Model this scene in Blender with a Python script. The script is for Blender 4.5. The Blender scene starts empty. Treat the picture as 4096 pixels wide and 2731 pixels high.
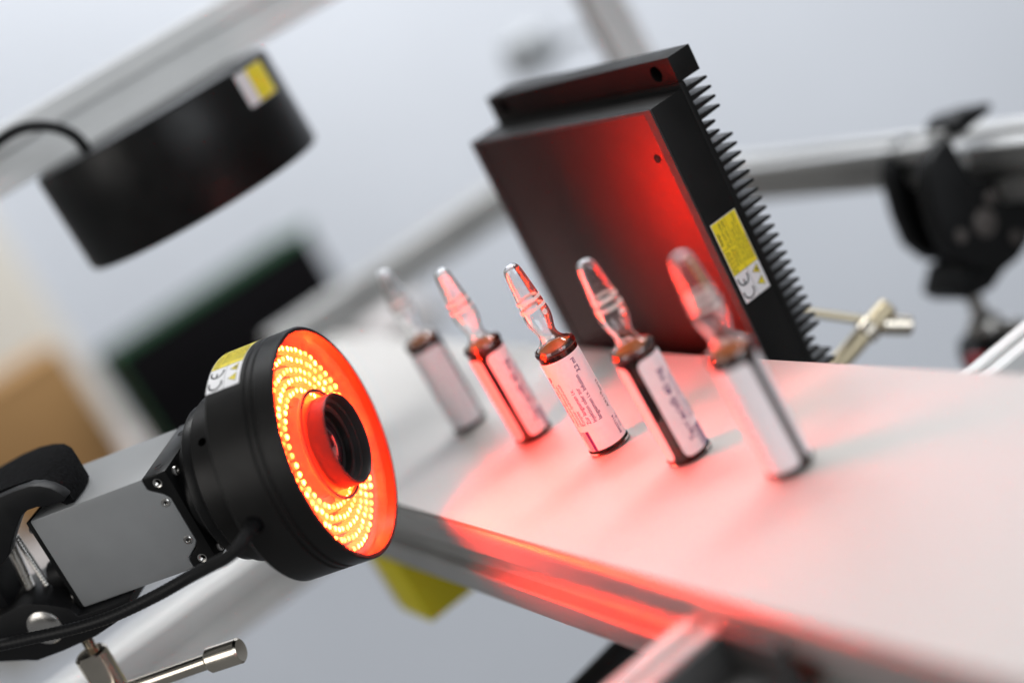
import bpy, bmesh, math, random
from mathutils import Matrix, Vector
random.seed(7)
MM = 0.001
R = math.radians
scene = bpy.context.scene
col = scene.collection

# ------------------------------------------------------------------ camera
PITCH, ROLL, CAM_H = 0.2606076, 0.5200488, 222.486
f = Vector((0, math.cos(PITCH), -math.sin(PITCH)))
r0 = Vector((1, 0, 0)); u0 = r0.cross(f)
xr = math.cos(ROLL) * r0 - math.sin(ROLL) * u0
yu = math.sin(ROLL) * r0 + math.cos(ROLL) * u0
cd = bpy.data.cameras.new('camera'); cam = bpy.data.objects.new('camera', cd); col.objects.link(cam)
cam.matrix_world = Matrix(((xr.x, yu.x, -f.x, 0), (xr.y, yu.y, -f.y, 0), (xr.z, yu.z, -f.z, CAM_H * MM), (0, 0, 0, 1)))
cd.lens = 60; cd.sensor_width = 36; cd.sensor_fit = 'HORIZONTAL'
cd.clip_start = 0.02; cd.clip_end = 50
cd.dof.use_dof = True; cd.dof.focus_distance = 0.647; cd.dof.aperture_fstop = 2.3; cd.dof.aperture_blades = 0
scene.camera = cam

# ------------------------------------------------------------------ room light and added fills
world = bpy.data.worlds.new('World'); scene.world = world; world.use_nodes = True
bgn = world.node_tree.nodes['Background']
bgn.inputs['Color'].default_value = (0.95, 0.97, 1.0, 1); bgn.inputs['Strength'].default_value = 0.17
def area(name, loc, target, sx, sy, power, color):
    ld = bpy.data.lights.new(name, 'AREA'); ld.shape = 'RECTANGLE'; ld.size = sx; ld.size_y = sy
    ld.energy = power; ld.color = color
    o = bpy.data.objects.new(name, ld); col.objects.link(o); o.location = loc
    o.rotation_euler = (Vector(target) - Vector(loc)).to_track_quat('-Z', 'Y').to_euler()
    return o
area('overhead_light', (0.55, 1.0, 1.75), (0.3, 0.9, 0), 1.5, 0.6, 1.0, (1.0, 0.94, 0.84))
area('overhead_light', (0.75, 1.70, 1.90), (0.75, 2.55, 0.35), 2.4, 0.6, 90, (0.98, 0.99, 1.0))  # added lamp turned to the wall to brighten it
area('fill_light', (1.3, -1.5, 0.9), (0.0, 0.9, 0.0), 1.8, 1.4, 28, (0.90, 0.95, 1.0))  # added fill behind the camera for the sides facing it
area('fill_light', (-1.7, -0.5, 1.0), (0.0, 0.6, 0.0), 1.2, 1.2, 14, (1.0, 0.97, 0.93))  # added fill from the left, lifts the near belt frame side

vs = scene.view_settings
vs.view_transform = 'Standard'; vs.look = 'None'; vs.exposure = 0; vs.gamma = 1; vs.use_curve_mapping = False
scene.cycles.use_denoising = True
scene.cycles.max_bounces = 14; scene.cycles.transmission_bounces = 12; scene.cycles.transparent_max_bounces = 12
scene.cycles.diffuse_bounces = 4; scene.cycles.glossy_bounces = 6
scene.cycles.sample_clamp_indirect = 250.0; scene.cycles.blur_glossy = 0.1

# ------------------------------------------------------------------ materials
def mat(name, base, rough=0.5, metal=0.0, trans=0.0, ior=1.5, noise=None, bump=None, spec=0.5, emis=None, estr=0, coat=0, sheen=0):
    m = bpy.data.materials.new(name); m.use_nodes = True
    nt = m.node_tree; b = nt.nodes['Principled BSDF']
    b.inputs['Base Color'].default_value = (*base, 1); b.inputs['Roughness'].default_value = rough
    b.inputs['Metallic'].default_value = metal; b.inputs['Transmission Weight'].default_value = trans
    b.inputs['IOR'].default_value = ior; b.inputs['Specular IOR Level'].default_value = spec
    if coat: b.inputs['Coat Weight'].default_value = coat; b.inputs['Coat Roughness'].default_value = 0.1
    if sheen: b.inputs['Sheen Weight'].default_value = sheen; b.inputs['Sheen Roughness'].default_value = 0.6
    if emis: b.inputs['Emission Color'].default_value = (*emis, 1); b.inputs['Emission Strength'].default_value = estr
    tc = nt.nodes.new('ShaderNodeTexCoord')
    if noise:                                   # (scale, amount, roughness amount)
        n = nt.nodes.new('ShaderNodeTexNoise'); n.inputs['Scale'].default_value = noise[0]; n.inputs['Detail'].default_value = 5
        nt.links.new(tc.outputs['Object'], n.inputs['Vector'])
        mr = nt.nodes.new('ShaderNodeMapRange'); mr.inputs[1].default_value = 0.3; mr.inputs[2].default_value = 0.7
        mr.inputs[3].default_value = 1 - noise[1]; mr.inputs[4].default_value = 1 + noise[1]
        nt.links.new(n.outputs['Fac'], mr.inputs[0])
        mx = nt.nodes.new('ShaderNodeVectorMath'); mx.operation = 'SCALE'; mx.inputs[0].default_value = base
        nt.links.new(mr.outputs[0], mx.inputs['Scale']); nt.links.new(mx.outputs[0], b.inputs['Base Color'])
        if len(noise) > 2:
            m2 = nt.nodes.new('ShaderNodeMapRange'); m2.inputs[1].default_value = 0.3; m2.inputs[2].default_value = 0.7
            m2.inputs[3].default_value = rough - noise[2]; m2.inputs[4].default_value = rough + noise[2]
            nt.links.new(n.outputs['Fac'], m2.inputs[0]); nt.links.new(m2.outputs[0], b.inputs['Roughness'])
    if bump:                                    # (kind, scale, distance m)
        t = nt.nodes.new('ShaderNodeTexNoise' if bump[0] == 'noise' else 'ShaderNodeTexWave')
        t.inputs['Scale'].default_value = bump[1]
        if bump[0] == 'wave': t.bands_direction = 'DIAGONAL'; t.inputs['Distortion'].default_value = 1.5
        nt.links.new(tc.outputs['Object'], t.inputs['Vector'])
        bp = nt.nodes.new('ShaderNodeBump'); bp.inputs['Strength'].default_value = bump[3] if len(bump) > 3 else 0.5
        bp.inputs['Distance'].default_value = bump[2]
        nt.links.new(t.outputs['Fac'], bp.inputs['Height']); nt.links.new(bp.outputs[0], b.inputs['Normal'])
    return m
M = {
 'wall': mat('wall_paint', (0.76, 0.795, 0.86), 0.8, noise=(2.5, 0.03)),
 'black': mat('black_anodised', (0.0085, 0.008, 0.0076), 0.42, spec=0.21, noise=(60, 0.15, 0.06), bump=('noise', 9000, 0.00002, 0.25)),
 'black_matte': mat('black_matte_anodised', (0.008, 0.0078, 0.0076), 0.5, spec=0.14, noise=(60, 0.15, 0.05), bump=('noise', 9000, 0.00002, 0.25)),
 'black_satin': mat('black_satin_metal', (0.0075, 0.0075, 0.0075), 0.36, spec=0.18, noise=(90, 0.15, 0.05)),
 'plate': mat('black_front_plate', (0.084, 0.048, 0.046), 0.50, metal=1.0, noise=(70, 0.04), bump=('noise', 7000, 0.00002, 0.3)),
 'milled': mat('milled_black_edge', (0.03, 0.026, 0.026), 0.38, bump=('wave', 90, 0.00012, 0.35), noise=(120, 0.2)),
 'plastic': mat('black_plastic', (0.007, 0.007, 0.0075), 0.5, spec=0.25, noise=(80, 0.2, 0.08), bump=('noise', 3000, 0.00004, 0.4)),
 'felt': mat('black_felt', (0.008, 0.008, 0.0085), 0.95, noise=(700, 0.5), bump=('noise', 2500, 0.0004, 0.9), spec=0.05),
 'alu': mat('anodised_aluminium', (0.52, 0.515, 0.50), 0.40, metal=0.62, noise=(40, 0.05, 0.05)),
 'alu_dull': mat('extruded_aluminium', (0.80, 0.80, 0.79), 0.5, metal=0.05, noise=(30, 0.06, 0.05)),
 'camera_grey': mat('silver_grey_coating', (0.27, 0.275, 0.278), 0.5, metal=0.12, noise=(60, 0.05, 0.04), bump=('noise', 6000, 0.00002, 0.3)),
 'nickel': mat('nickel_plated', (0.66, 0.60, 0.51), 0.22, metal=1.0, noise=(50, 0.1, 0.06)),
 'steel': mat('stainless_steel', (0.60, 0.58, 0.55), 0.3, metal=1.0, noise=(90, 0.1, 0.08)),
 'dullsteel': mat('blackened_steel', (0.16, 0.14, 0.13), 0.5, metal=0.6, noise=(60, 0.2)),
 'brass': mat('brass', (0.62, 0.53, 0.36), 0.34, metal=0.85, noise=(50, 0.1, 0.08)),
 'belt': mat('white_belt', (0.585, 0.56, 0.53), 0.40, noise=(25, 0.015, 0.04), bump=('noise', 5000, 0.00002, 0.15)),
 'weave': mat('belt_edge', (0.55, 0.50, 0.47), 0.8, bump=('wave', 400, 0.0003, 0.8)),
 'glass': mat('clear_glass', (1, 1, 1), 0.0, trans=1.0, ior=1.5),
 'lensglass': mat('lens_glass', (0.03, 0.006, 0.012), 0.03, spec=0.9, coat=1.0),
 'liquid': mat('dark_amber_liquid', (0.085, 0.008, 0.0012), 0.03, trans=0.75, ior=1.35),
 'meniscus': mat('liquid_surface', (0.26, 0.068, 0.006), 0.5, spec=0.02),
 'paper': mat('label_paper', (0.83, 0.80, 0.82), 0.62, noise=(300, 0.02), bump=('noise', 4000, 0.00003, 0.25)),
 'print': mat('white_enamel_print', (0.85, 0.80, 0.76), 0.4),
 'purple': mat('purple_ink', (0.05, 0.008, 0.14), 0.55),
 'ink': mat('black_ink', (0.02, 0.02, 0.022), 0.55),
 'sticker': mat('white_sticker', (0.80, 0.79, 0.80), 0.4),
 'yellow': mat('yellow_sticker', (0.86, 0.70, 0.02), 0.4),
 'inner': mat('inner_housing_wall', (0.010, 0.0095, 0.0095), 0.22, spec=0.35, bump=('noise', 900, 0.0004, 0.5)),
 'barrel': mat('lens_barrel', (0.026, 0.023, 0.023), 0.42, spec=0.22),
 'board': mat('circuit_board', (0.03, 0.026, 0.025), 0.4),
 'card': mat('brown_cardboard', (0.36, 0.20, 0.075), 0.85, noise=(8, 0.08)),
 'cream': mat('cream_laminate', (0.74, 0.71, 0.64), 0.6, noise=(3, 0.03)),
 'bench': mat('bench_laminate', (0.44, 0.41, 0.40), 0.6, noise=(4, 0.05)),
 'green': mat('green_plastic', (0.02, 0.12, 0.045), 0.6, noise=(10, 0.1)),
 'dark': mat('dark_display', (0.005, 0.0045, 0.0055), 0.6, spec=0.08, noise=(10, 0.1)),
 'carton': mat('yellow_carton', (0.80, 0.68, 0.02), 0.7, noise=(12, 0.06)),
 'greyplast': mat('grey_plastic', (0.42, 0.44, 0.46), 0.5, noise=(20, 0.1)),
 'greydark': mat('dark_grey_casting', (0.05, 0.048, 0.047), 0.5, noise=(60, 0.15)),
 'red': mat('red_plastic', (0.45, 0.01, 0.02), 0.4, noise=(20, 0.1)),
 'hole': mat('dark_bore', (0.004, 0.004, 0.004), 0.6),
 'led_tip': mat('led_die_glow', (0.3, 0.1, 0.05), 0.3, emis=(1, 0.0185, 0.0022), estr=590),
 'led_tip_dim': mat('led_die_glow_weak', (0.3, 0.1, 0.05), 0.3, emis=(1, 0.0185, 0.0022), estr=290),
 'led_tip_hot': mat('led_die_glow_strong', (0.3, 0.1, 0.05), 0.3, emis=(1, 0.0185, 0.0022), estr=1000),
 'led_body': mat('led_resin_glow', (0.5, 0.2, 0.15), 0.3, emis=(1, 0.058, 0.005), estr=9),
}
def specks(m, scale, amount):
    nt = m.node_tree; b = nt.nodes['Principled BSDF']; l = b.inputs['Base Color'].links[0]; src = l.from_socket
    tc = nt.nodes.new('ShaderNodeTexCoord'); v = nt.nodes.new('ShaderNodeTexVoronoi'); v.inputs['Scale'].default_value = scale; v.inputs['Randomness'].default_value = 1
    nt.links.new(tc.outputs['Object'], v.inputs['Vector'])
    n = nt.nodes.new('ShaderNodeTexNoise'); n.inputs['Scale'].default_value = scale*0.21; nt.links.new(tc.outputs['Object'], n.inputs['Vector'])
    d = nt.nodes.new('ShaderNodeMapRange'); d.inputs[1].default_value = 0.05; d.inputs[2].default_value = 0.09; d.inputs[3].default_value = 1; d.inputs[4].default_value = 0
    nt.links.new(v.outputs['Distance'], d.inputs[0])
    g = nt.nodes.new('ShaderNodeMapRange'); g.inputs[1].default_value = 0.60; g.inputs[2].default_value = 0.66; nt.links.new(n.outputs['Fac'], g.inputs[0])
    k = nt.nodes.new('ShaderNodeMath'); k.operation = 'MULTIPLY'; nt.links.new(d.outputs[0], k.inputs[0]); nt.links.new(g.outputs[0], k.inputs[1])
    f_ = nt.nodes.new('ShaderNodeMath'); f_.operation = 'MULTIPLY_ADD'; f_.inputs[1].default_value = -amount; f_.inputs[2].default_value = 1; nt.links.new(k.outputs[0], f_.inputs[0])
    sc = nt.nodes.new('ShaderNodeVectorMath'); sc.operation = 'SCALE'; nt.links.new(src, sc.inputs[0]); nt.links.new(f_.outputs[0], sc.inputs['Scale'])
    nt.links.new(sc.outputs[0], b.inputs['Base Color'])
specks(M['belt'], 420, 0.55); specks(M['camera_grey'], 500, 0.4)
def window_mat():
    m = bpy.data.materials.new('clear_acrylic_sheet'); m.use_nodes = True; nt = m.node_tree
    for n in list(nt.nodes): nt.nodes.remove(n)
    o = nt.nodes.new('ShaderNodeOutputMaterial'); t = nt.nodes.new('ShaderNodeBsdfTransparent'); g = nt.nodes.new('ShaderNodeBsdfGlossy')
    g.inputs['Roughness'].default_value = 0.06; t.inputs['Color'].default_value = (0.96, 0.93, 0.93, 1)
    lw = nt.nodes.new('ShaderNodeLayerWeight'); lw.inputs['Blend'].default_value = 0.5
    pw = nt.nodes.new('ShaderNodeMath'); pw.operation = 'POWER'; pw.inputs[1].default_value = 5.0
    fr = nt.nodes.new('ShaderNodeMath'); fr.operation = 'MULTIPLY_ADD'; fr.inputs[1].default_value = 0.92; fr.inputs[2].default_value = 0.20
    nt.links.new(lw.outputs['Facing'], pw.inputs[0]); nt.links.new(pw.outputs[0], fr.inputs[0])
    x = nt.nodes.new('ShaderNodeMixShader'); nt.links.new(fr.outputs[0], x.inputs[0]); nt.links.new(t.outputs[0], x.inputs[1])
    nt.links.new(g.outputs[0], x.inputs[2]); tr = nt.nodes.new('ShaderNodeBsdfTranslucent'); tr.inputs['Color'].default_value = (0.95, 0.9, 0.9, 1)
    x2 = nt.nodes.new('ShaderNodeMixShader'); x2.inputs[0].default_value = 0.045     # translucent share imitates the glow and reflection hazing the window
    nt.links.new(x.outputs[0], x2.inputs[1]); nt.links.new(tr.outputs[0], x2.inputs[2]); df = nt.nodes.new('ShaderNodeBsdfDiffuse'); df.inputs['Color'].default_value = (0.95, 0.95, 0.97, 1)
    x3 = nt.nodes.new('ShaderNodeMixShader'); x3.inputs[0].default_value = 0.05  # white diffuse share added as pale haze over the red interior
    nt.links.new(x2.outputs[0], x3.inputs[1]); nt.links.new(df.outputs[0], x3.inputs[2]); nt.links.new(x3.outputs[0], o.inputs[0]); return m
M['window'] = window_mat()

# ------------------------------------------------------------------ helpers (all lengths in mm)
def mesh(name, verts, faces, m, parent=None, sharp=35, smooth=True, fm=None, flip=None):
    me = bpy.data.meshes.new(name); me.from_pydata([(v[0]*MM, v[1]*MM, v[2]*MM) for v in verts], [], faces)
    me.validate(); me.update()
    bm = bmesh.new(); bm.from_mesh(me); bmesh.ops.recalc_face_normals(bm, faces=bm.faces)
    if flip: bmesh.ops.reverse_faces(bm, faces=[q for q in bm.faces if q.index >= flip])
    bm.to_mesh(me); bm.free()
    ms = m if isinstance(m, (list, tuple)) else [m]
    for k in ms: me.materials.append(M[k])
    if fm: me.polygons.foreach_set('material_index', fm)
    if smooth:
        me.shade_smooth(); me.set_sharp_from_angle(angle=R(sharp))
    return link(name, me, parent)
def link(name, me, parent=None):
    o = bpy.data.objects.new(name, me); col.objects.link(o)
    if parent: o.parent = parent
    return o
def thing(name, label, cat, matrix=None, group=None):
    o = bpy.data.objects.new(name, None); col.objects.link(o); o.empty_display_size = 0.01
    if matrix is not None: o.matrix_world = matrix
    return tag(o, label, cat, group)
def tag(o, label, cat, group=None):
    o['label'] = label; o['category'] = cat
    if group: o['group'] = group
    return o
def frame(origin, X, Y, Z):
    m = Matrix.Identity(4)
    for i in range(3): m[i][0], m[i][1], m[i][2], m[i][3] = X[i], Y[i], Z[i], origin[i]*MM
    return m
def box_vf(x0, x1, y0, y1, z0, z1, bev=0.0, seg=2):
    bm = bmesh.new(); bmesh.ops.create_cube(bm, size=1)
    for v in bm.verts: v.co = Vector(((x0+x1)/2+v.co.x*(x1-x0), (y0+y1)/2+v.co.y*(y1-y0), (z0+z1)/2+v.co.z*(z1-z0)))
    if bev: bmesh.ops.bevel(bm, geom=bm.edges[:], offset=bev, segments=seg, affect='EDGES', profile=0.5)
    bm.verts.index_update(); vf = ([tuple(v.co) for v in bm.verts], [[v.index for v in fc.verts] for fc in bm.faces]); bm.free(); return vf
def box(name, x0, x1, y0, y1, z0, z1, m, parent=None, bev=0.4, seg=2):
    v, fc = box_vf(x0, x1, y0, y1, z0, z1, bev, seg); return mesh(name, v, fc, m, parent)
AX = {'x': lambda a, p, q: (a, p, q), 'y': lambda a, p, q: (p, a, q), 'z': lambda a, p, q: (p, q, a)}
def lathe_vf(prof, axis='x', seg=64, close=False, c=(0, 0)):
    """prof: list of (radius, along)"""
    V, F = [], []; n = len(prof)
    idx = []
    for (r, a) in prof:
        if r < 1e-6: idx.append([len(V)]*seg); V.append(AX[axis](a, c[0], c[1]))
        else:
            idx.append(list(range(len(V), len(V)+seg)))
            for k in range(seg):
                t = 2*math.pi*k/seg; V.append(AX[axis](a, c[0]+r*math.cos(t), c[1]+r*math.sin(t)))
    rng = range(n if close else n-1)
    for i in rng:
        A, B = idx[i], idx[(i+1) % n]
        for k in range(seg):
            q = [A[k], A[(k+1) % seg], B[(k+1) % seg], B[k]]; u = []
            for w in q:
                if w not in u: u.append(w)
            if len(u) > 2: F.append(u)
    return V, F
def lathe(name, prof, m, parent=None, axis='x', seg=64, close=False, c=(0, 0), sharp=35):
    v, fc = lathe_vf(prof, axis, seg, close, c); return mesh(name, v, fc, m, parent, sharp)
def prism(name, outline, a0, a1, m, parent=None, axis='y', bev=0.0, sharp=35):
    bm = bmesh.new(); n = len(outline)
    A = [bm.verts.new(AX[axis](a0, p, q)) for p, q in outline]; B = [bm.verts.new(AX[axis](a1, p, q)) for p, q in outline]
    bm.faces.new(A); bm.faces.new(B)
    for i in range(n): bm.faces.new((A[i], A[(i+1) % n], B[(i+1) % n], B[i]))
    bmesh.ops.recalc_face_normals(bm, faces=bm.faces)
    if bev:
        ed = [e for e in bm.edges if abs(e.calc_face_angle(0)) > R(50)]
        bmesh.ops.bevel(bm, geom=ed, offset=bev, segments=2, affect='EDGES', profile=0.5)
    bmesh.ops.triangulate(bm, faces=[fc for fc in bm.faces if len(fc.verts) > 4])
    bm.verts.index_update()
    V = [tuple(v.co) for v in bm.verts]; F = [[v.index for v in fc.verts] for fc in bm.faces]; bm.free()
    return mesh(name, V, F, m, parent, sharp)
def spline(pts, n=10):
    P = [Vector(p) for p in pts]; P = [2*P[0]-P[1]] + P + [2*P[-1]-P[-2]]; out = []
    for i in range(1, len(P)-2):
        for k in range(n):
            t = k/n; a, b, c_, d = P[i-1], P[i], P[i+1], P[i+2]
            out.append(0.5*((2*b)+(c_-a)*t+(2*a-5*b+4*c_-d)*t*t+(3*b-a-3*c_+d)*t**3))
    out.append(P[-2]); return out
def tube_vf(path, rad, seg=14):
    V, F = [], []; up = Vector((0.13, 0.21, 1)); N = len(path)
    for i, p in enumerate(path):
        t = (path[min(i+1, N-1)]-path[max(i-1, 0)]).normalized()
        s = t.cross(up).normalized(); w = s.cross(t); r = rad(i) if callable(rad) else rad
        for k in range(seg):
            a = 2*math.pi*k/seg; V.append(tuple(p+r*(math.cos(a)*s+math.sin(a)*w)))
    for i in range(N-1):
        for k in range(seg): F.append([i*seg+k, i*seg+(k+1) % seg, (i+1)*seg+(k+1) % seg, (i+1)*seg+k])
    F.append(list(range(seg))[::-1]); F.append([(N-1)*seg+k for k in range(seg)]); return V, F
def tube(name, path, rad, m, parent=None, seg=14):
    v, fc = tube_vf([Vector(p) for p in path], rad, seg); return mesh(name, v, fc, m, parent, 40)
def rod(name, p, q, r, m, parent=None, seg=28, bev=0.4):
    p, q = Vector(p), Vector(q); d = (q-p); L = d.length; t = d/L
    path = [p, p+t*0.001, p+t*bev, q-t*bev, q-t*0.001, q]; rr = [r-bev, r-bev, r, r, r-bev, r-bev]
    return tube(name, path, lambda i: rr[i], m, parent, seg)
def cut(o, cutter_vf):
    """subtract a closed shape from a mesh object for good"""
    me = bpy.data.meshes.new('cutter'); me.from_pydata([(v[0]*MM, v[1]*MM, v[2]*MM) for v in cutter_vf[0]], [], cutter_vf[1])
    bm = bmesh.new(); bm.from_mesh(me); bmesh.ops.recalc_face_normals(bm, faces=bm.faces); bm.to_mesh(me); bm.free()
    c = bpy.data.objects.new('cutter', me); col.objects.link(c); c.parent = o.parent
    md = o.modifiers.new('b', 'BOOLEAN'); md.operation = 'DIFFERENCE'; md.solver = 'EXACT'; md.object = c
    bpy.context.view_layer.update(); dg = bpy.context.evaluated_depsgraph_get()
    new = bpy.data.meshes.new_from_object(o.evaluated_get(dg)); o.modifiers.clear(); o.data = new
    new.shade_smooth(); new.set_sharp_from_angle(angle=R(35))
    bpy.data.objects.remove(c)
_tc = {}
def text_vf(s, size, bold=0.0, shear=0.0):
    k = (s, size, bold, shear)
    if k in _tc: return _tc[k]
    cu = bpy.data.curves.new('t', 'FONT'); cu.body = s; cu.size = 1.0; cu.offset = bold; cu.shear = shear; cu.resolution_u = 3
    o = bpy.data.objects.new('t', cu); col.objects.link(o); bpy.context.view_layer.update()
    me = bpy.data.meshes.new_from_object(o.evaluated_get(bpy.context.evaluated_depsgraph_get()))
    V = [(v.co.x*size, v.co.y*size) for v in me.vertices]; F = [list(p.vertices) for p in me.polygons]
    bpy.data.objects.remove(o); bpy.data.curves.remove(cu); bpy.data.meshes.remove(me)
    _tc[k] = (V, F); return _tc[k]
def fit_text(s, x, y, width, size, bold=0, shear=0):
    V, F = text_vf(s, size, bold, shear); x1 = max(v[0] for v in V); x0 = min(v[0] for v in V); k = width/(x1-x0) if width else 1
    return [(x+(v[0]-x0)*k, y+v[1]) for v in V], F
def merge(parts):
    V, F = [], []
    for v, fc in parts:
        n = len(V); V += v; F += [[i+n for i in q] for q in fc]
    return V, F
def flat(name, vf2, fn, m, parent):
    """2-D print laid on a surface through fn(x, y) -> 3-D"""
    return mesh(name, [fn(*p) for p in vf2[0]], vf2[1], m, parent, smooth=False)
def grid2(x0, x1, y0, y1, nx=1, ny=1):
    V = [(x0+(x1-x0)*i/nx, y0+(y1-y0)*j/ny) for j in range(ny+1) for i in range(nx+1)]
    return V, [[j*(nx+1)+i, j*(nx+1)+i+1, (j+1)*(nx+1)+i+1, (j+1)*(nx+1)+i] for j in range(ny) for i in range(nx)]
def arc2(cx, cy, r, w, a0, a1, n=14):
    V, F = [], []
    for k in range(n+1):
        a = R(a0+(a1-a0)*k/n); V += [(cx+(r-w/2)*math.cos(a), cy+(r-w/2)*math.sin(a)), (cx+(r+w/2)*math.cos(a), cy+(r+w/2)*math.sin(a))]
    for k in range(n): F.append([2*k, 2*k+1, 2*k+3, 2*k+2])
    return V, F
def tri2(cx, cy, s): return [(cx-s, cy-s*0.75), (cx+s, cy-s*0.75), (cx, cy+s*0.98)], [[0, 1, 2]]

def warning_label(fn, parent, detail=True, L=35.7, H=14.4, nx=1):
    """CE + warning sticker; fn(x, y, lift) puts the flat design on its surface"""
    lab = flat('warning_label', grid2(0, L, 0, H, nx), lambda x, y: fn(x, y, 0.10), 'sticker', parent)
    sx = L*0.35
    flat('yellow_field', grid2(sx, L-0.25, 0.25, H-0.25, nx), lambda x, y: fn(x, y, 0.14), 'yellow', lab)
    if not detail: return lab
    r = H*0.19
    ink = [arc2(sx*0.30, H*0.74, r, r*0.28, 70, 290), arc2(sx*0.78, H*0.74, r, r*0.28, 70, 290), grid2(sx*0.78-r, sx*0.78-r*0.15, H*0.74-r*0.14, H*0.74+r*0.14),
           grid2(0.1, L-0.1, H*0.47, H*0.48, nx), grid2(sx-0.05, sx+0.1, 0.1, H-0.1), grid2(L*0.66, L*0.665, H*0.48, H-0.1)]
    a, b = sx+0.7, L*0.675
    ink += [fit_text('LED-Strahlung', a, H*0.87, L*0.26, 1.7), fit_text('IR /R /G /B /W', a, H*0.765, L*0.25, 1.7), fit_text('Wellenlänge', a+1.6, H*0.645, L*0.22, 1.7),
            fit_text('470-940nm', a+1.9, H*0.53, L*0.19, 1.7), fit_text('Exempt', b+1.6, H*0.86, L*0.15, 1.9, 0.02), fit_text('IEC 62471:2006', b, H*0.68, L*0.29, 1.7),
            fit_text('EN 62471:2008', b+0.5, H*0.55, L*0.28, 1.7), fit_text('Do not stare into beam.', a+2.0, H*0.355, L*0.41, 1.7),
            fit_text('Hot Surface. Do not touch.', a+1.8, H*0.245, L*0.48, 1.7), fit_text('Nicht ins Licht blicken. Heiss!', a+1.5, H*0.14, L*0.56, 1.7), fit_text('Nicht berühren!', a+1.4, H*0.035, L*0.28, 1.7)]
    t = H*0.15
    ink += [tri2(sx*0.33, H*0.22, t), tri2(sx*0.75, H*0.22, t)]
    flat('lettering', merge(ink), lambda x, y: fn(x, y, 0.18), 'ink', lab)
    flat('warning_triangle', tri2(sx*0.33, H*0.215, t*0.82), lambda x, y: fn(x, y, 0.22), 'yellow', lab)
    flat('warning_triangle', tri2(sx*0.75, H*0.215, t*0.82), lambda x, y: fn(x, y, 0.22), 'yellow', lab)
    st = []
    for k in range(6):
        a = k*math.pi/6+0.1; dx, dy = math.cos(a)*t*0.36, math.sin(a)*t*0.36; ox, oy = -dy*0.12, dx*0.12
        st.append(([(sx*0.75-dx-ox, H*0.18-dy-oy), (sx*0.75+dx-ox, H*0.18+dy-oy), (sx*0.75+dx+ox, H*0.18+dy+oy), (sx*0.75-dx+ox, H*0.18-dy+oy)], [[0, 1, 2, 3]]))
    for k in range(3): st.append(arc2(sx*0.33-0.35+0.35*k, H*0.18, 0.45, 0.12, -60, 60, 5))
    flat('symbol', merge(st), lambda x, y: fn(x, y, 0.26), 'ink', lab)
    return lab

def screw_head(parent, pos, axis_y_sign, r=2.0, m='steel', name='screw'):
    """small torx screw on a face whose outward normal is -y (sign -1)"""
    x, y, z = pos; s = axis_y_sign
    o = lathe(name, [(0.0, y), (r*0.42, y), (r*0.42, y+s*0.35), (r*0.5, y+s*0.5), (r*0.85, y+s*0.5), (r, y+s*0.25), (r, y-s*0.3)], m, parent, 'y', 24, c=(x, z))
    st = [(x+r*(0.44 if k % 2 else 0.26)*math.cos(k*math.pi/6), z+r*(0.44 if k % 2 else 0.26)*math.sin(k*math.pi/6)) for k in range(12)]
    prism('torx_socket', st, y+s*0.36, y+s*0.40, 'hole', o, 'y')
    return o

# ------------------------------------------------------------------ setting: wall
def wall():
    V, F = grid2(-1000, 1900, -1900, 1500, 6, 6)
    o = mesh('wall', [(p[0], 2420 - 0.10*p[0], p[1]) for p in V], F, 'wall', smooth=False); o['kind'] = 'structure'
wall()

# ------------------------------------------------------------------ conveyor
E1, E2 = Vector((0.36938, -0.92928, 0)), Vector((0.92928, 0.36938, 0)); EZ = Vector((0, 0, 1))
def se(s, e, z=0): return E1*s + E2*e + EZ*z
CF = frame(se(-600, 246, -20), E1, E2, EZ)                        # local x along the belt, y across, z from mid height
cv = thing('belt_conveyor', 'small belt conveyor with white belt and slotted aluminium side frames carrying the ampoules', 'conveyor', CF)
def belt():
    x0, x1, r = -420, 420, 20.0; pts = []; inner = []
    for rr, lst in ((r, pts), (r-1.3, inner)):
        for k in range(25): a = R(90-180*k/24); lst.append((x1+rr*math.cos(a), rr*math.sin(a)))
        for k in range(25): a = R(-90-180*k/24); lst.append((x0+rr*math.cos(a), rr*math.sin(a)))
    V, F, fm = [], [], []; n = len(pts)
    ys = [-60.5, 59.5]
    for lst in (pts, inner):
        for y in ys: V += [(p[0], y, p[1]) for p in lst]
    for i in range(n):
        j = (i+1) % n
        F.append([i, j, n+j, n+i]); fm.append(0)
        F.append([2*n+i, 2*n+j, 3*n+j, 3*n+i]); fm.append(0)
        F.append([i, j, 2*n+j, 2*n+i]); fm.append(1)
        F.append([n+i, n+j, 3*n+j, 3*n+i]); fm.append(1)
    mesh('belt', V, F, ['belt', 'weave'], cv, fm=fm)
belt()
for sgn in (-1, 1):
    y = lambda v: sgn*v
    sec = [(53, 17.9), (59.5, 18.4), (60.8, 18.2), (61.8, 17.3), (62.3, 15.8), (62.4, 14.0), (62.4, 7.4), (61.9, 6.7), (57.2, 5.6), (56.0, 4.2), (56.0, -4.8), (57.0, -5.8), (61.6, -6.2), (62.4, -7.0), (62.4, -17.0), (61.8, -18.0), (60.6, -18.4), (53, -18.4)]
    prism('side_frame', [(y(p), q) for p, q in sec], -418, 418, 'alu', cv, 'x')
for x in (-420, 420):
    lathe('end_roller', [(0, -56), (18.4, -56), (18.4, 56), (0, 56)], 'steel', cv, 'y', 40, c=(x, 0))

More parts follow.
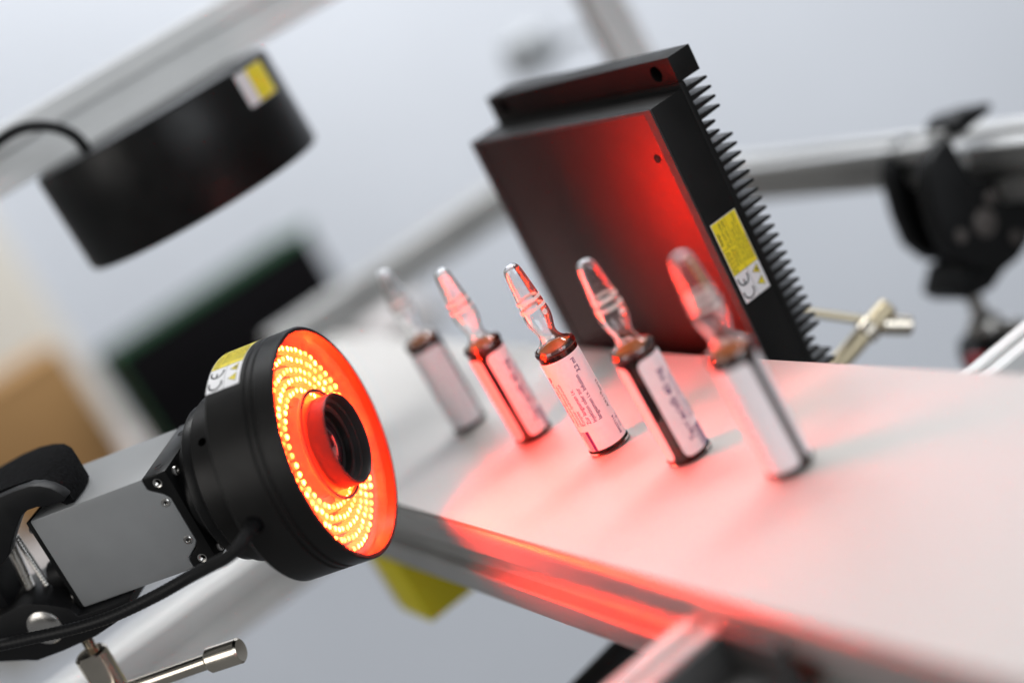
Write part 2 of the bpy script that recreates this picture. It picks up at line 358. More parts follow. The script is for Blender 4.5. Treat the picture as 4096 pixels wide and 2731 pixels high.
# ------------------------------------------------------------------ aluminium profile rails
def slot_section(s, w=0.27, d=0.24):
    h = s/2; a = s*w/2; b = s*0.30/1; k = s*d; pts = []
    side = [(-h+0.8, -h), (-a, -h), (-a, -h+s*0.09), (-b*0.85, -h+s*0.10), (-a*0.7, -h+k), (a*0.7, -h+k), (b*0.85, -h+s*0.10), (a, -h+s*0.09), (a, -h), (h-0.8, -h), (h, -h+0.8)]
    for k4 in range(4):
        c_, s_ = math.cos(k4*math.pi/2), math.sin(k4*math.pi/2)
        pts += [(p*c_-q*s_, p*s_+q*c_) for p, q in side]
    return pts
def rail(label, origin, axis, size, x0, x1, m='alu_dull', group='aluminium profile rails of the test frame'):
    X = Vector(axis).normalized(); Z = EZ if abs(X.z) < 0.9 else Vector((0.93, 0.37, 0)); Y = Z.cross(X); Z = X.cross(Y)
    o = prism('profile_rail', slot_section(size), x0, x1, m, None, 'x')
    o.matrix_world = frame(origin, X, Y, Z)
    return tag(o, label, 'rail', group)
rail('slotted aluminium rail running above the hanging black drum light', se(-832, 240, 201.8), E2, 27.8, -420, 520)
rail('thin aluminium rail behind the heat sink running into the black rail clamp', se(-691, 509.8, -18.9), E1, 21.6, -450, 32, 'alu')
rail('thick slotted aluminium rail gripped by the black rail clamp', se(-639, 537.8, -38.3), E1, 31.3, -50, 340, 'alu')
rail('grey aluminium cross rail behind the far ampoules at the belt end', se(-1075, 380, 2), E2, 25, -100, 120, 'alu')
rail('upright grey aluminium post behind the black finned light', (141, 984, 100), (0, 0, 1), 20, -260, 300)
rail('aluminium rail crossing below the silver camera and its clamp', se(-872, 110, -52), E2, 30, -300, 200)
rail('short aluminium cross rail bolted to the near side of the belt frame', se(-437, 120, -20), E2, 20, -110, 63, 'alu')
ab = thing('angle_bracket', 'dark angle bracket joining the short cross rail to the belt frame', 'bracket', frame(se(-426, 183, -20), E1, E2, EZ))
box('bracket_leg', 0.2, 32, -4, 0, -16, 12, 'greydark', ab, 0.6)
box('bracket_leg', 0.2, 4, -30, -4.2, -16, 12, 'greydark', ab, 0.6)
prism('bracket_web', [(4.2, -4.2), (28, -4.2), (4.2, -26)], -3, 0, 'greydark', ab, 'z', 0.3)
rail('pale slotted rail crossing behind the belt under the ball head', se(-532, 420, -64), E2, 20, -60, 190)

# ------------------------------------------------------------------ ring light + camera, shared axis
RX, RY, RZ = Vector((0.94077, -0.33167, -0.07028)), Vector((0.335, 0.94127, 0.04229)), Vector((0.05212, -0.06333, 0.99663))
RC = (-73.7, 606.8, 60.69)
KR = 1.02
RF = frame((RC[0]*KR, RC[1]*KR, CAM_H+(RC[2]-CAM_H)*KR), RX*KR, RY*KR, RZ*KR)
rl = thing('ring_light', 'round black ring light glowing red with rows of lit diodes around a lens', 'light', RF)
RO = 45.0
hs = [(43.2, 0), (44.4, 0.0), (45, -0.6), (45, -7.4), (44.3, -7.9), (44.3, -8.7), (45, -9.2), (45, -10.4), (44.3, -10.9), (44.3, -11.7), (45, -12.2), (45, -27.4), (44.2, -28.3),
      (33.2, -28.3), (32.8, -28.8), (32.8, -42.2), (32, -43), (24, -43), (24, -27), (40, -26.5), (43.0, -15)]
hob = lathe('housing', hs, 'black', rl, 'x', 128, True)
# cable bore (faces the viewer side, -y) and a threaded bore in the collar
def bore(angle, x, r, d0, d1, seg=20):
    """closed cylinder along the radius at an angle measured from -y towards +z"""
    a = R(angle); dr = Vector((0, -math.cos(a), math.sin(a))); s = Vector((1, 0, 0)); t = dr.cross(s)
    V = []
    for d in (d0, d1):
        c_ = Vector((x, 0, 0))+dr*d
        V += [tuple(c_+r*(math.cos(2*math.pi*k/seg)*s+math.sin(2*math.pi*k/seg)*t)) for k in range(seg)]
    F = [[k, (k+1) % seg, seg+(k+1) % seg, seg+k] for k in range(seg)]+[list(range(seg)), [seg+k for k in range(seg)]]
    return V, F
cut(hob, bore(-2, -22.2, 3.4, 40.8, 50)); cut(hob, bore(51, -37.4, 1.7, 29, 36))
lathe('inner_wall', [(43.15, -0.3), (43.0, -12.9)], 'inner', rl, 'x', 128)
lathe('circuit_board', [(18.2, -13.0), (42.6, -13.0), (42.6, -14.5), (18.2, -14.5)], 'board', rl, 'x', 96, True)
lathe('front_window', [(21.2, -4.0), (43.1, -4.0)], 'window', rl, 'x', 96)
lathe('window_collar', [(21.3, -4.4), (21.4, -3.0), (20.6, -2.7), (20.1, -3.0), (20.2, -4.4)], 'board', rl, 'x', 96)
def led_mesh():
    seg = 10; prof = [(1.38, 0.0), (1.38, 3.3), (1.28, 4.0), (0.98, 4.55), (0.54, 4.90), (0.0, 5.0)]
    V, F = lathe_vf(prof, 'x', seg); fm = []
    for q in F:
        a = sum(V[i][0] for i in q)/len(q); fm.append(1 if a > 4.55 else 0)
    o = mesh('led', V, F, ['led_body', 'led_tip'], rl, fm=fm); return o
led0 = led_mesh()
led_data = [led0.data]
for k in ('led_tip_dim', 'led_tip_hot'):
    d_ = led0.data.copy(); d_.materials[1] = M[k]; led_data.append(d_)
first = True
def place_led(x, r, ang, tilt=0.0, sc=1.0):
    global first
    o = led0 if first else led0.copy()
    if not first: col.objects.link(o)
    if not first: o.data = random.choice(led_data)
    first = False
    ang += random.uniform(-0.012, 0.012); tilt += random.uniform(-0.10, 0.10); sc *= random.uniform(0.94, 1.03)
    y, z = r*math.cos(ang), r*math.sin(ang)
    rad = Vector((0, math.cos(ang), math.sin(ang))); d = (Vector((1, 0, 0))*math.cos(tilt)+rad*math.sin(tilt)).normalized()
    q = Vector((1, 0, 0)).rotation_difference(d)
    o.matrix_local = Matrix.Translation(Vector((x, y, z))*MM) @ q.to_matrix().to_4x4() @ Matrix.Scale(sc, 4)
    o.parent = rl
for (r, n, off) in ((22.8, 41, 0.0), (26.9, 48, 0.07), (31.0, 55, 0.02), (35.1, 62, 0.05), (39.2, 68, 0.0)):
    for k in range(n): place_led(-13.0, r, off+2*math.pi*k/n)
# sticker on the rim of the housing
warning_label(lambda x, y, l: (-27.6+(14.4-y)*0.965, -(RO+l)*math.cos(R(64.8)+x/RO), (RO+l)*math.sin(R(64.8)+x/RO)), rl, True, 35.7, 14.4, 24)
gl = lathe('cable_gland', [(0.0, -43.0), (2.3, -43.0), (2.9, -44.0), (2.5, -47.5), (2.1, -49.5), (0, -49.5)], 'plastic', rl, 'y', 24, c=(-22.6, -1.6))
cp = spline([(-22.4, -42, -1.4), (-23.6, -48, -1.8), (-28, -52, -4.5), (-36, -49, -8), (-46, -44, -11), (-58, -40.5, -13.9), (-75, -39, -17.2), (-95, -38, -19.6), (-112, -37.5, -19.6), (-130, -37, -18), (-150, -37, -15.5), (-180, -37, -10)], 26)
tube('cable', cp, lambda i: 2.35+0.10*math.sin(i*2.1)+(0.35*max(0, 1-i/30)), 'plastic', rl, 16)

# camera lens (goes through the ring) and camera
cm = thing('machine_vision_camera', 'silver grey box camera with black lens poking through the glowing ring light', 'camera', RF)
lens = lathe('lens_barrel', [(17.4, -44), (17.4, -14), (17.6, 3.6), (17.2, 4.3), (16.7, 4.3), (16.4, 3.6), (16.2, 1.0), (15.0, 0.8), (14.9, -1.4), (13.6, -1.7), (13.5, -3.8), (12.2, -4.2), (12.1, -6.0), (10.4, -6.4), (10.3, -9.0)], 'barrel', cm, 'x', 96)
lathe('retaining_ring', [(13.5, -2.0), (13.0, -1.4), (12.4, -1.6), (12.2, -3.6)], 'black_satin', lens, 'x', 96)
lathe('front_element', [(12.0, -5.2), (10.4, -3.9), (8.2, -2.8), (5.4, -1.9), (2.6, -1.4), (0, -1.3)], 'lensglass', lens, 'x', 64)
lathe('lens_mount', [(0, -43.2), (30.2, -43.2), (30.6, -43.8), (30.6, -47.6), (29.8, -48.4), (22, -48.6), (21, -49.5), (20.5, -56.4), (0, -56.4)], 'black_satin', cm, 'x', 96)
hb = 20.24; wb = 20.77
side = [(-117.6, -hb), (-66.9, -hb), (-66.9, -15.4), (-61.8, -11.8), (-60.2, -9.6), (-60.2, 9.6), (-61.8, 11.8), (-66.9, 15.4), (-66.9, hb), (-117.6, hb)]
body = prism('camera_body', side, -wb, wb, 'camera_grey', cm, 'y', 0.9)
fl = [(-66.6, -hb-0.3), (-56.2, -hb-0.3), (-56.2, hb+0.3), (-66.6, hb+0.3), (-66.6, 15.6), (-61.5, 12.0), (-59.9, 9.7), (-59.9, -9.7), (-61.5, -12.0), (-66.6, -15.6)]
flg = prism('mount_flange', fl, -wb-0.5, wb+0.5, 'black_satin', cm, 'y', 0.7)
for z in (16.9, -16.9):
    cut(flg, lathe_vf([(0, -wb-2), (1.9, -wb-2), (1.9, -wb+5), (0, -wb+5)], 'y', 20, c=(-61.6, z)))
    for y in (-15.5, 15.5): lathe('flange_screw', [(0, -55.4), (0.9, -55.4), (0.9, -55.0), (1.7, -55.0), (1.9, -55.4), (1.9, -56.4)], 'steel', cm, 'x', 20, c=(y, z))
    lathe('thread_insert', [(1.85, -wb-0.3), (1.3, -wb-0.1), (1.75, -wb+0.3), (1.3, -wb+0.7), (1.75, -wb+1.1), (1.3, -wb+1.5), (1.3, -wb+4.5)], 'steel', flg, 'y', 20, c=(-61.6, z))
for x, y in ((-61.5, -15), (-61.5, 12)):
    lathe('set_screw', [(0, hb+0.2), (1.5, hb+0.2), (1.5, hb+0.45), (1.9, hb+0.45), (1.9, hb-0.5)], 'hole', cm, 'z', 20, c=(x, y))
for z in (8.6, -8.2): screw_head(cm, (-62.9, -wb-0.05, z), -1, 1.75)
bp = box('rear_plate', -119.4, -117.5, -wb+0.1, wb-0.1, -hb+0.1, hb-0.1, 'black_satin', cm, 0.5)
for z in (15.6, -15.9): lathe('rear_screw', [(0, -121.4), (1.6, -121.4), (1.9, -120.8), (1.9, -119.2)], 'steel', cm, 'x', 20, c=(-17, z))
cn = lathe('rear_connector', [(0, -131), (6.2, -131), (6.5, -130.4), (6.5, -123.5), (5.8, -123), (5.8, -119.2)], 'plastic', cm, 'x', 32, c=(-6, -9.5))
lathe('connector_ring', [(5.9, -122.8), (6.9, -122.6), (6.9, -120.4), (5.9, -120.2)], 'brass', cn, 'x', 32, c=(-6, -9.5))

# ------------------------------------------------------------------ clamp that holds the camera
ck = thing('jaw_clamp', 'black jaw clamp with felt pad gripping the back of the silver camera', 'clamp', RF)
uj = [(-150, 31), (-136, 33.6), (-120.8, 34.6), (-113.4, 34.9), (-106.3, 34.6), (-102.6, 33.3), (-99, 30.8), (-96.6, 27.6), (-95.6, 25.2), (-97.5, 24.3), (-101, 24.5), (-104.7, 24.9), (-108.4, 25.9), (-112.8, 26.0), (-116.5, 24.7), (-119.7, 22.2), (-123.5, 18.9), (-126.6, 16), (-129.6, 12.6), (-134.3, 9.8), (-141, 9), (-151, 12)]
prism('upper_jaw', uj, -25, -19.6, 'plastic', ck, 'y', 0.5)
def felt():
    prof = [(-97.0, 25.4), (-98.2, 29.0), (-100.6, 31.8), (-104, 33.9), (-109, 35.1), (-116, 35.4), (-124, 35.3), (-134, 34.6), (-147, 33.0)]
    yfar = [-9, -3, 3, 8, 12.5, 16.5, 19.5, 21, 21]; ny = 8; V = []; F = []
    n = len(prof)
    def base(x): return 20.45 if x > -117.6 else 22.0
    for lvl in (0, 1):
        for j in range(ny+1):
            for i, (x, z) in enumerate(prof):
                yy = -19.6+(yfar[i]+19.6)*j/ny
                drop = 0.10*max(0, j-4)**2
                V.append((x, yy, (z-drop) if lvl == 0 else max(base(x)+0.35, z-drop-9.0 if i > 2 else base(x)+0.4)))
    o = (ny+1)*n
    for j in range(ny):
        for i in range(n-1):
            a = j*n+i; F.append([a, a+1, a+n+1, a+n]); F.append([o+a, o+a+n, o+a+n+1, o+a+1])
    for j in range(ny):
        for i in (0, n-1): a = j*n+i; F.append([a, a+n, o+a+n, o+a])
    for i in range(n-1):
        for j in (0, ny): a = j*n+i; F.append([a, a+1, o+a+1, o+a])
    mesh('felt_pad', V, F, 'felt', ck, 60)
felt()
lj = [(-175, -14), (-160, -11.5), (-149.8, -10.3), (-146, -9.9), (-140.1, -8.9), (-135.1, -9.4), (-129, -12), (-124.1, -14.7), (-120.4, -17.2), (-119.3, -20.9), (-116.8, -21.0), (-105.5, -21.0), (-95.2, -20.9), (-98.6, -26.2), (-107, -29), (-117.1, -31.4), (-124, -32), (-133.3, -32.8), (-145.8, -33.2), (-150, -31.6), (-161, -28.4), (-175, -27)]
prism('lower_jaw', lj, -24.5, 6, 'plastic', ck, 'y', 0.5)
lathe('rivet', [(0, -26.3), (4.2, -26.2), (6.4, -25.7), (7.3, -25.0), (7.5, -24.2)], 'steel', ck, 'y', 48, c=(-134.3, -20.8))
def threaded(name, p, q, r, pitch, m):
    p, q = Vector(p), Vector(q); L = (q-p).length; n = int(L/pitch*2)
    tube(name, [p+(q-p)*k/n for k in range(n+1)], lambda i: r*(1 if i % 2 else 0.8), m, ck, 20)
threaded('threaded_rod', (-137.8, -10, 13), (-141.8, -10, -12), 2.3, 0.75, 'steel')
threaded('threaded_rod', (-134.0, -10, 13), (-133.8, -10, -14), 1.4, 1.3, 'steel')
box('guide_block', -158, -146.5, -20, 2, -9.5, 8, 'plastic', ck, 0.8)
rod('pivot_pin', (-140.5, -26, 15.5), (-140.5, -19, 15.5), 3.2, 'steel', ck)
threaded('clamp_stud', (-127.4, -16, -30), (-127.9, -16, -42), 2.4, 0.8, 'nickel')
tb = lathe('screw_body', [(0, -38.4), (2.6, -38.4), (5.4, -38.6), (6.6, -39.6), (6.6, -70), (0, -70)], 'nickel', ck, 'z', 40, c=(-126.6, -20))
rod('tommy_bar', (-152, -26, -57), (-79, -26, -55.5), 3.1, 'nickel', ck)
lathe('bar_knob', [(0, -64.4), (4.2, -64.4), (5.0, -65.2), (5.0, -78), (4.2, -79), (2.4, -79.2), (0, -79.2)], 'nickel', ck, 'x', 36, c=(-26, -55.4))

# ------------------------------------------------------------------ flat light with heat sink
BX, BY, BZ = Vector((0.45869, -0.88767, -0.04047)), Vector((0.88774, 0.45977, -0.02286)), Vector((0.0389, -0.02544, 0.99892))
BF = frame((89.89, 645.97, 102.78), BX, BY, BZ)
bl = thing('panel_light', 'square black panel light with finned heat sink and yellow warning sticker behind the belt', 'light', BF)
BW, BB = -135.3, -140
box('body', BW, 0, 0.9, 17.9, BB, 0, 'black_matte', bl, 0.25)
box('front_plate', BW+4.7, -4.7, 0.35, 1.0, BB+2, -1.7, 'plate', bl, 0.1)
for nm, a in (('milled_edge', (-4.65, -0.15, 0.0, 0.95, BB+0.2, -0.15)), ('milled_edge', (BW+0.15, BW+4.65, 0.0, 0.95, BB+0.2, -0.15)), ('milled_edge', (BW+4.7, -4.7, 0.0, 0.95, -1.65, -0.15))):
    box(nm, *a, 'milled', bl, 0.05, 1)
screw_head(bl, (-9.4, 0.3, -20.4), -1, 1.9, 'black_satin')
screw_head(bl, (-9.4, 0.3, -112), -1, 1.9, 'black_satin')
hsk = box('heat_sink_base', BW, 0, 18.0, 20.8, BB-8, 2.3, 'black_matte', bl, 0.15)
blk = box('end_block', BW, 0, 18.0, 30.4, 2.35, 13.3, 'black_matte', bl, 0.3)
cut(blk, lathe_vf([(0, 15), (3.4, 15), (3.4, 27), (0, 27)], 'y', 32, c=(-10.9, 7.6)))
cut(blk, lathe_vf([(0, 15), (3.4, 15), (3.4, 27), (0, 27)], 'y', 32, c=(BW+10.9, 7.6)))
def fin_mesh(y1):
    V = []; F = []
    sec = [(20.7, -1.05), (y1-0.5, -0.62), (y1, -0.35), (y1, 0.35), (y1-0.5, 0.62), (20.7, 1.05)]
    for x in (BW, 0): V += [(x, p, q) for p, q in sec]
    n = len(sec); F = [list(range(n)), [n+i for i in range(n)]]+[[i, (i+1) % n, n+(i+1) % n, n+i] for i in range(n)]
    return V, F
long_fin = mesh('fin', *fin_mesh(31.8), 'black', bl); short_fin = None
z = -1.6; k = 0; used = False
while z > BB-7:
    short = k in (4, 5) or k in (28, 29)
    if short and short_fin is None: o = short_fin = mesh('fin', *fin_mesh(26.6), 'black', bl)
    elif short: o = short_fin.copy(); col.objects.link(o)
    elif not used: o = long_fin; used = True
    else: o = long_fin.copy(); col.objects.link(o)
    o.parent = bl; o.location = (0, 0, z*MM); z -= 4.17; k += 1
warning_label(lambda x, y, l: (l, 16.8-y, -88.2+x), bl)
box('mounting_foot', BW+50, -50, 21, 33, BB-70, BB-8.2, 'black', bl, 0.6)

# ------------------------------------------------------------------ ampoules
GP = [(0, 0.35), (4.0, 0.3), (6.6, 0.1), (7.5, 0.5), (7.95, 1.5), (8.0, 3), (8.0, 43.6), (7.85, 45.0), (7.35, 46.3), (6.5, 47.3), (5.4, 48.2), (4.5, 49.2), (3.95, 50.4), (3.75, 51.6), (3.85, 52.8), (4.3, 54.4), (4.9, 56.4), (5.25, 58.4), (5.35, 60.2), (5.25, 62.2), (5.05, 64.2), (4.85, 66.2), (4.6, 69), (4.25, 72.5), (3.9, 76), (3.65, 78.2), (3.35, 79.8), (2.8, 81.0), (1.9, 81.75), (0.9, 82.1), (0, 82.2)]
def smooth_prof(pts, n=3):
    P = spline([(r, z, 0) for r, z in pts], n); return [(max(p.x, 0.0), p.y) for p in P]
def inner_of(pts, t):
    out = []
    for i, (r, z) in enumerate(pts):
        a = pts[max(i-1, 0)]; b = pts[min(i+1, len(pts)-1)]; dr, dz = b[0]-a[0], b[1]-a[1]; L = math.hypot(dr, dz) or 1
        out.append((max(0.0, r-t*dz/L), z+t*dr/L))
    return out
LR = 8.0
def label_sleeve(gap):
    """paper sleeve round the body, open by `gap` degrees, corners rounded; angle 0 = middle of the gap"""
    z0, z1, rc, rad = 2.6, 42.2, 2.6, LR+0.07; n = 84; nz = 6; V = []; F = []
    a0, a1 = gap/2, 360-gap/2
    angs = []
    for i in range(n+1):
        t = i/n; angs.append(a0+(a1-a0)*t)
    fine = [a0+k*(math.degrees(rc/rad))/8 for k in range(9)]; fine2 = [a1-k*(math.degrees(rc/rad))/8 for k in range(9)]
    angs = sorted(set([round(a, 3) for a in angs+fine+fine2]))
    for a in angs:
        d = min(R(a-a0), R(a1-a))*rad; ins = rc-math.sqrt(max(0, rc*rc-(rc-d)**2)) if d < rc else 0
        for j in range(nz+1):
            zz = z0+ins+(z1-z0-2*ins)*j/nz; V.append((rad*math.cos(R(a)), rad*math.sin(R(a)), zz))
    for i in range(len(angs)-1):
        for j in range(nz): b = i*(nz+1)+j; F.append([b, b+1, b+nz+2, b+nz+1])
    return V, F
def around(p, q, lift):
    """print coordinates (along the ampoule, degrees round it) -> 3-D"""
    rad = LR+0.07+lift; return (rad*math.cos(R(q)), rad*math.sin(R(q)), p)
def line(s, z, width, ang, size, bold=0, shear=0):
    V, F = fit_text(s, z, 0, width, size, bold, shear)
    return [(v[0], ang-math.degrees((v[1]-size*0.33)/LR)) for v in V], F
def make_prints(lab):
    pp = [line('Ferrlecit\u00ae 40 mg', 7.5, 29, 58, 4.1, 0.015), line('Natrium-Eisen(III)-', 14, 19, 81, 1.7, 0, 0.25), line('gluconat- hydroxid-oxid-', 14, 19.5, 93, 1.95, 0, 0.3), line('Komplex', 14, 6.7, 104, 2.1, 0, 0.3),
          line('Zur langsamen i.v.', 14, 15.6, 120, 2.25, 0.012), line('Injektion oder zur', 14, 15.2, 137, 2.25, 0.012), line('langsamen i.v. Infusion', 14, 19.8, 154, 2.25, 0.012), line('3,2 ml', 34.6, 5.9, 166, 2.4, 0.02),
          line('89027114', 4.3, 7.8, 190, 1.9, 0.012), line('Ch.-B.:', 6.2, 5.5, 206, 1.8)]
    flat('purple_lettering', merge(pp), lambda x, y: around(x, y, 0.05), 'purple', lab)
    flat('black_lettering', merge([line('A9119', 15.6, 6.8, 197, 2.2), line('0922', 22.5, 5.0, 205, 2.0)]), lambda x, y: around(x, y, 0.05), 'ink', lab)
    for a, w in ((97, 12), (86.5, 3.0), (80.0, 3.0), (73.5, 2.2)):
        flat('purple_stripe', grid2(2.65, 11.4, a-w/2, a+w/2, 1, 3), lambda x, y: around(x, y, 0.05), 'purple', lab)
def make_ampoule(pos, gap_dir, gap, label, proto):
    t = thing('ampoule', label, 'ampoule', Matrix.Translation(Vector(pos)*MM), 'ampoules standing in a row on the belt')
    camdir = math.atan2(-pos[1], -pos[0]); rot = camdir+R(gap_dir)
    if proto is None:
        out = smooth_prof(GP); inn = [p for p in inner_of(out, 0.55)]
        inn = [(r, max(z, 0.75)) for r, z in inn]; inn[0] = (0, inn[0][1]); inn[-1] = (0, inn[-1][1])
        ov, of = lathe_vf(out, 'z', 64); iv, fi = lathe_vf(inn, 'z', 64)
        gv, gf = merge([(ov, of), (iv, fi)]); g = mesh('glass_body', gv, gf, 'glass', t, 60, flip=len(of))
        lq = [(0, 0.7)]+[(r+0.07, max(z, 0.7)) for r, z in inn if 0.7 < z < 45.9 and r > 0.5]
        top = lq[-1][0]
        lv, lf = lathe_vf(lq+[(top*0.97, 45.95), (top*0.85, 45.75), (0, 45.7)], 'z', 64)
        liq = mesh('liquid', lv, lf, ['liquid', 'meniscus'], t, 50, fm=[1 if min(lv[i][2] for i in q) > 45.65 else 0 for q in lf])
        for z, r, w in ((66.9, 4.80, 1.25), (63.3, 5.14, 1.25)):
            lathe('colour_ring', [(r+0.03, z-w/2), (r+0.09, z-w/2), (r+0.03, z+w/2), (r-0.05, z+w/2)], 'print', t, 'z', 64, True)
        ds = [(0, 0)]+[(1.25*math.cos(2*math.pi*k/20), 1.25*math.sin(2*math.pi*k/20)) for k in range(20)]
        dot = mesh('break_dot', [(5.40-0.10*p[0]**2-0.02*p[1]*1.0, p[0], 60.6+p[1]) for p in ds], [[0, 1+k, 1+(k+1) % 20] for k in range(20)], 'print', t)
    else:
        for ch in proto.children:
            if ch.name.split('.')[0] in ('glass_body', 'liquid', 'colour_ring', 'break_dot'):
                c_ = ch.copy(); col.objects.link(c_); c_.parent = t
                if ch.name.startswith('break_dot'): dot = c_
    dot.rotation_euler.z = camdir+R(38)
    V, F = label_sleeve(gap); lab = mesh('paper_label', V, F, 'paper', t, 50); lab.rotation_euler.z = rot
    make_prints(lab)
    return t
AM = [((-34.83, 743.4, 0), 66, 24, 'ampoule at the far end of the row, dimly lit with a greyish label'),
      ((-11.26, 683.5, 0), -22, 20, 'ampoule with a pink-lit label and dark seam, beside the dim end ampoule'),
      ((13.15, 625.6, 0), -141, 20, 'middle ampoule showing lines of fine purple printed text on its label'),
      ((35.35, 574.2, 0), -27, 30, 'ampoule with large purple lettering beside a dark label seam'),
      ((59.02, 519.3, 0), 38, 22, 'ampoule at the near end of the row casting the longest grey shadow stripe')]
proto = None
for p, gd, gw, lb in AM:
    t = make_ampoule(p, gd, gw, lb, proto); proto = proto or t

# ------------------------------------------------------------------ drum light hanging at the upper left
DF = frame((-93.9, 819, 163.5), E2, -E1, EZ)
dm = thing('drum_light', 'flat black drum shaped light hanging under the aluminium rail with yellow sticker', 'light', DF)
lathe('drum_housing', [(0, 24.4), (58, 24.4), (60.4, 23.6), (61.2, 22.0), (61.2, -23.4), (60.2, -25), (54, -25), (52, -20), (0, -20)], 'black_satin', dm, 'z', 96)
warning_label(lambda x, y, l: ((61.3+l)*math.sin(R(25)+x/61.3), -(61.3+l)*math.cos(R(25)+x/61.3), 5.5+y*1.12), dm, False, 24, 14.4, 10)
box('hanger_plate', -22, 22, 24, 50, 22, 24.2, 'black_satin', dm, 0.6)
tube('cable', spline([(-38, -14, 22), (-40, -16, 33), (-47, -16, 42), (-58, -12, 47.5), (-72, -6, 47), (-95, 0, 42), (-130, 4, 30)], 12), 2.6, 'plastic', dm)

# ------------------------------------------------------------------ black rail clamp with ball head at the right
KF = frame((222.5, 808, -50.2), E2*1.08, -E1*1.08, EZ*1.08)
rc = thing('rail_clamp', 'bulky black clamp on the right rail with ball joint below it', 'clamp', KF)
def kp(l): return [(a, b) for a, b in l]
jaw = kp([(-12, 33), (-6, 37), (4, 38), (6, 14), (14, 10), (36, 4), (40, -12), (26, -20), (20, -27), (10, -30), (0, -30), (-16, -18), (-22, -6), (-21, 8), (-17, 26)])
prism('jaw_plate', jaw, -16, -6, 'plastic', rc, 'y', 1.0)
prism('jaw_plate', [(p+4, q+2) for p, q in jaw], 12, 22, 'plastic', rc, 'y', 1.0)
box('spine_block', -10, 22, -6, 12, -26, -12, 'plastic', rc, 1.2)
prism('top_hook', [(8, 36), (12, 42), (18, 43.5), (34, 39), (35, 36), (30, 35), (14, 34)], -14, 6, 'plastic', rc, 'y', 0.8)
for x, z_, r in ((1, -5, 6.4), (10, 3, 3.2), (-14, -3, 3.0), (13, -20, 3.0)):
    lathe('pivot_rivet', [(0, -18), (r*0.7, -17.9), (r, -17.2), (r, -15.8)], 'dullsteel', rc, 'y', 28, c=(x, z_))
prism('clamp_lug', [(-24, -27), (-20, -33), (-6, -36), (8, -32), (9, -26), (4, -21), (-14, -18)], -10, 16, 'plastic', rc, 'y', 1.0)
rod('neck', (-9, 2, -34), (-9.5, 2, -52), 4.0, 'steel', rc)
lathe('ball', [(0, -46)]+[(9*math.sin(R(a)), -55+9*math.cos(R(a))) for a in range(15, 180, 15)]+[(0, -64)], 'steel', rc, 'z', 32, c=(-10, 2))
lathe('ball_socket', [(9.4, -56), (12.5, -57), (14.5, -62), (14.5, -96), (0, -96)], 'plastic', rc, 'z', 40, c=(-13, 2))
lathe('lock_knob', [(0, -16.5), (3.2, -16.5), (4.2, -15.4), (4.2, -6)], 'steel', rc, 'y', 24, c=(-6, -57))
lathe('release_tab', [(0, -14), (4.2, -14), (4.2, -6), (0, -6)], 'red', rc, 'y', 24, c=(-31, -60))
box('tab_arm', -31, -20, -8, 0, -66, -56, 'plastic', rc, 0.8)

# ------------------------------------------------------------------ brass thumbscrew behind the heat sink
tf = thing('thumb_screw', 'brass thumb screw with sliding cross bar beside the heat sink fins', 'screw', frame((136, 716, -45), E2, -E1, EZ))
rod('screw_shaft', (-42, 11, -16), (17, -6, 4.4), 4.4, 'brass', tf, 32, 0.8)
rod('shaft_collar', (1, -1.4, -1.4), (7, -3.1, 0.8), 5.6, 'nickel', tf, 32, 0.8)
rod('cross_bar', (-18, 13.4, 24), (14, -7.5, -4), 1.9, 'brass', tf, 20, 0.4)
rod('bar_knob', (9, -4.8, -1), (19.5, -10.6, -7.8), 4.6, 'nickel', tf, 28, 0.8)

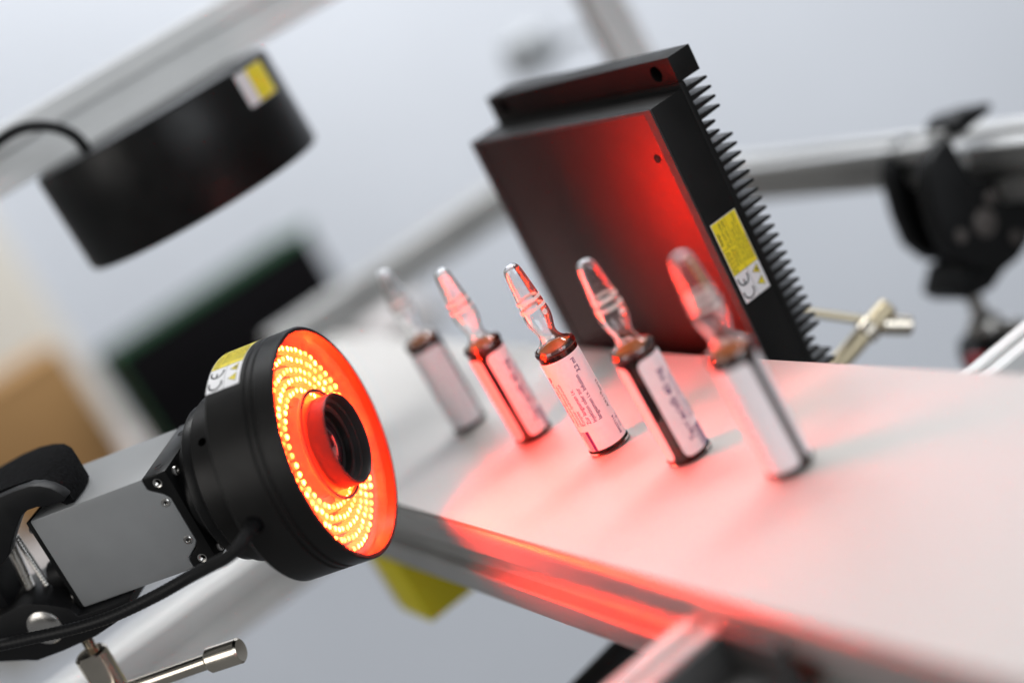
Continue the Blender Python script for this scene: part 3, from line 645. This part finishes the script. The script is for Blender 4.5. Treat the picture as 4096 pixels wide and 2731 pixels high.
# ------------------------------------------------------------------ things far behind
bx = thing('equipment_case', 'blurred black case with green top edge in the background', 'case', frame((-238, 1655, -70), E2*1.06, -E1, EZ*1.03))
box('case_front', -108, 108, -30, -25, -62, 45, 'dark', bx, 1.5)
box('case_body', -108, 108, -24.8, 60, -62, 45, 'dark', bx, 3)
box('green_edge', -111, 111, -31, -22, 45.3, 53, 'green', bx, 1.0)
box('green_edge', -111, -108.2, -31, -22, -62, 45.2, 'green', bx, 0.8)
cbx = thing('cardboard_box', 'blurred brown cardboard box standing at the left behind the camera', 'box', frame((-455, 1660, -60), E2, -E1, EZ))
box('carton_wall', -62, 62, -45, 60, -70, 62, 'card', cbx, 2)
box('carton_flap', -62, 60, -46, -10, 62.2, 64.5, 'card', cbx, 0.8)
cc = box('cream_cabinet', -260, 0, 0, 240, -300, 420, 'cream', None, 6)
cc.matrix_world = frame((-415, 1860, 0), E2, -E1, EZ); tag(cc, 'blurred cream coloured cabinet at the far left behind the cardboard box', 'cabinet')
bn = thing('shelf_board', 'blurred grey shelf board under the cardboard box and black case', 'shelf', frame((-330, 1680, -140), E2, -E1, EZ))
box('board', -420, 260, -110, 200, -30, -2, 'bench', bn, 3)
box('front_lipping', -420, 260, -113, -110.2, -30, -2, 'bench', bn, 0.8)
yc = thing('yellow_carton', 'small yellow carton with a white edge hanging below the belt conveyor', 'carton', frame(se(-731.6, 185.5, -76), E2, -E1, EZ))
box('carton_sleeve', 0, 46, 0, 36, 0, 34.5, 'carton', yc, 0.6)
box('white_edge', 0.3, 45, 36.2, 44, 1, 34, 'sticker', yc, 0.6)
bt = tube('black_hose', spline([tuple(se(-668, 60, -133)), tuple(se(-664, 150, -126)), tuple(se(-660, 226, -117)), tuple(se(-655, 262, -108)), tuple(se(-650, 280, -90))], 10), 8.5, 'plastic')
tag(bt, 'thick black hose running underneath the belt conveyor', 'hose')
lh = thing('lamp_head', 'blurred small grey lamp head on an arm beside the upright post', 'lamp', frame((128.8, 1379, 55.2), E2*1.4, -E1*1.4, EZ*1.4))
lathe('lamp_shell', [(0, 15), (7, 14.5), (13, 11), (16, 4), (16, -5), (13, -11), (0, -13)], 'greyplast', lh, 'z', 36)
rod('lamp_arm', (12, 0, -2), (40, 0, -8), 3.2, 'greyplast', lh)
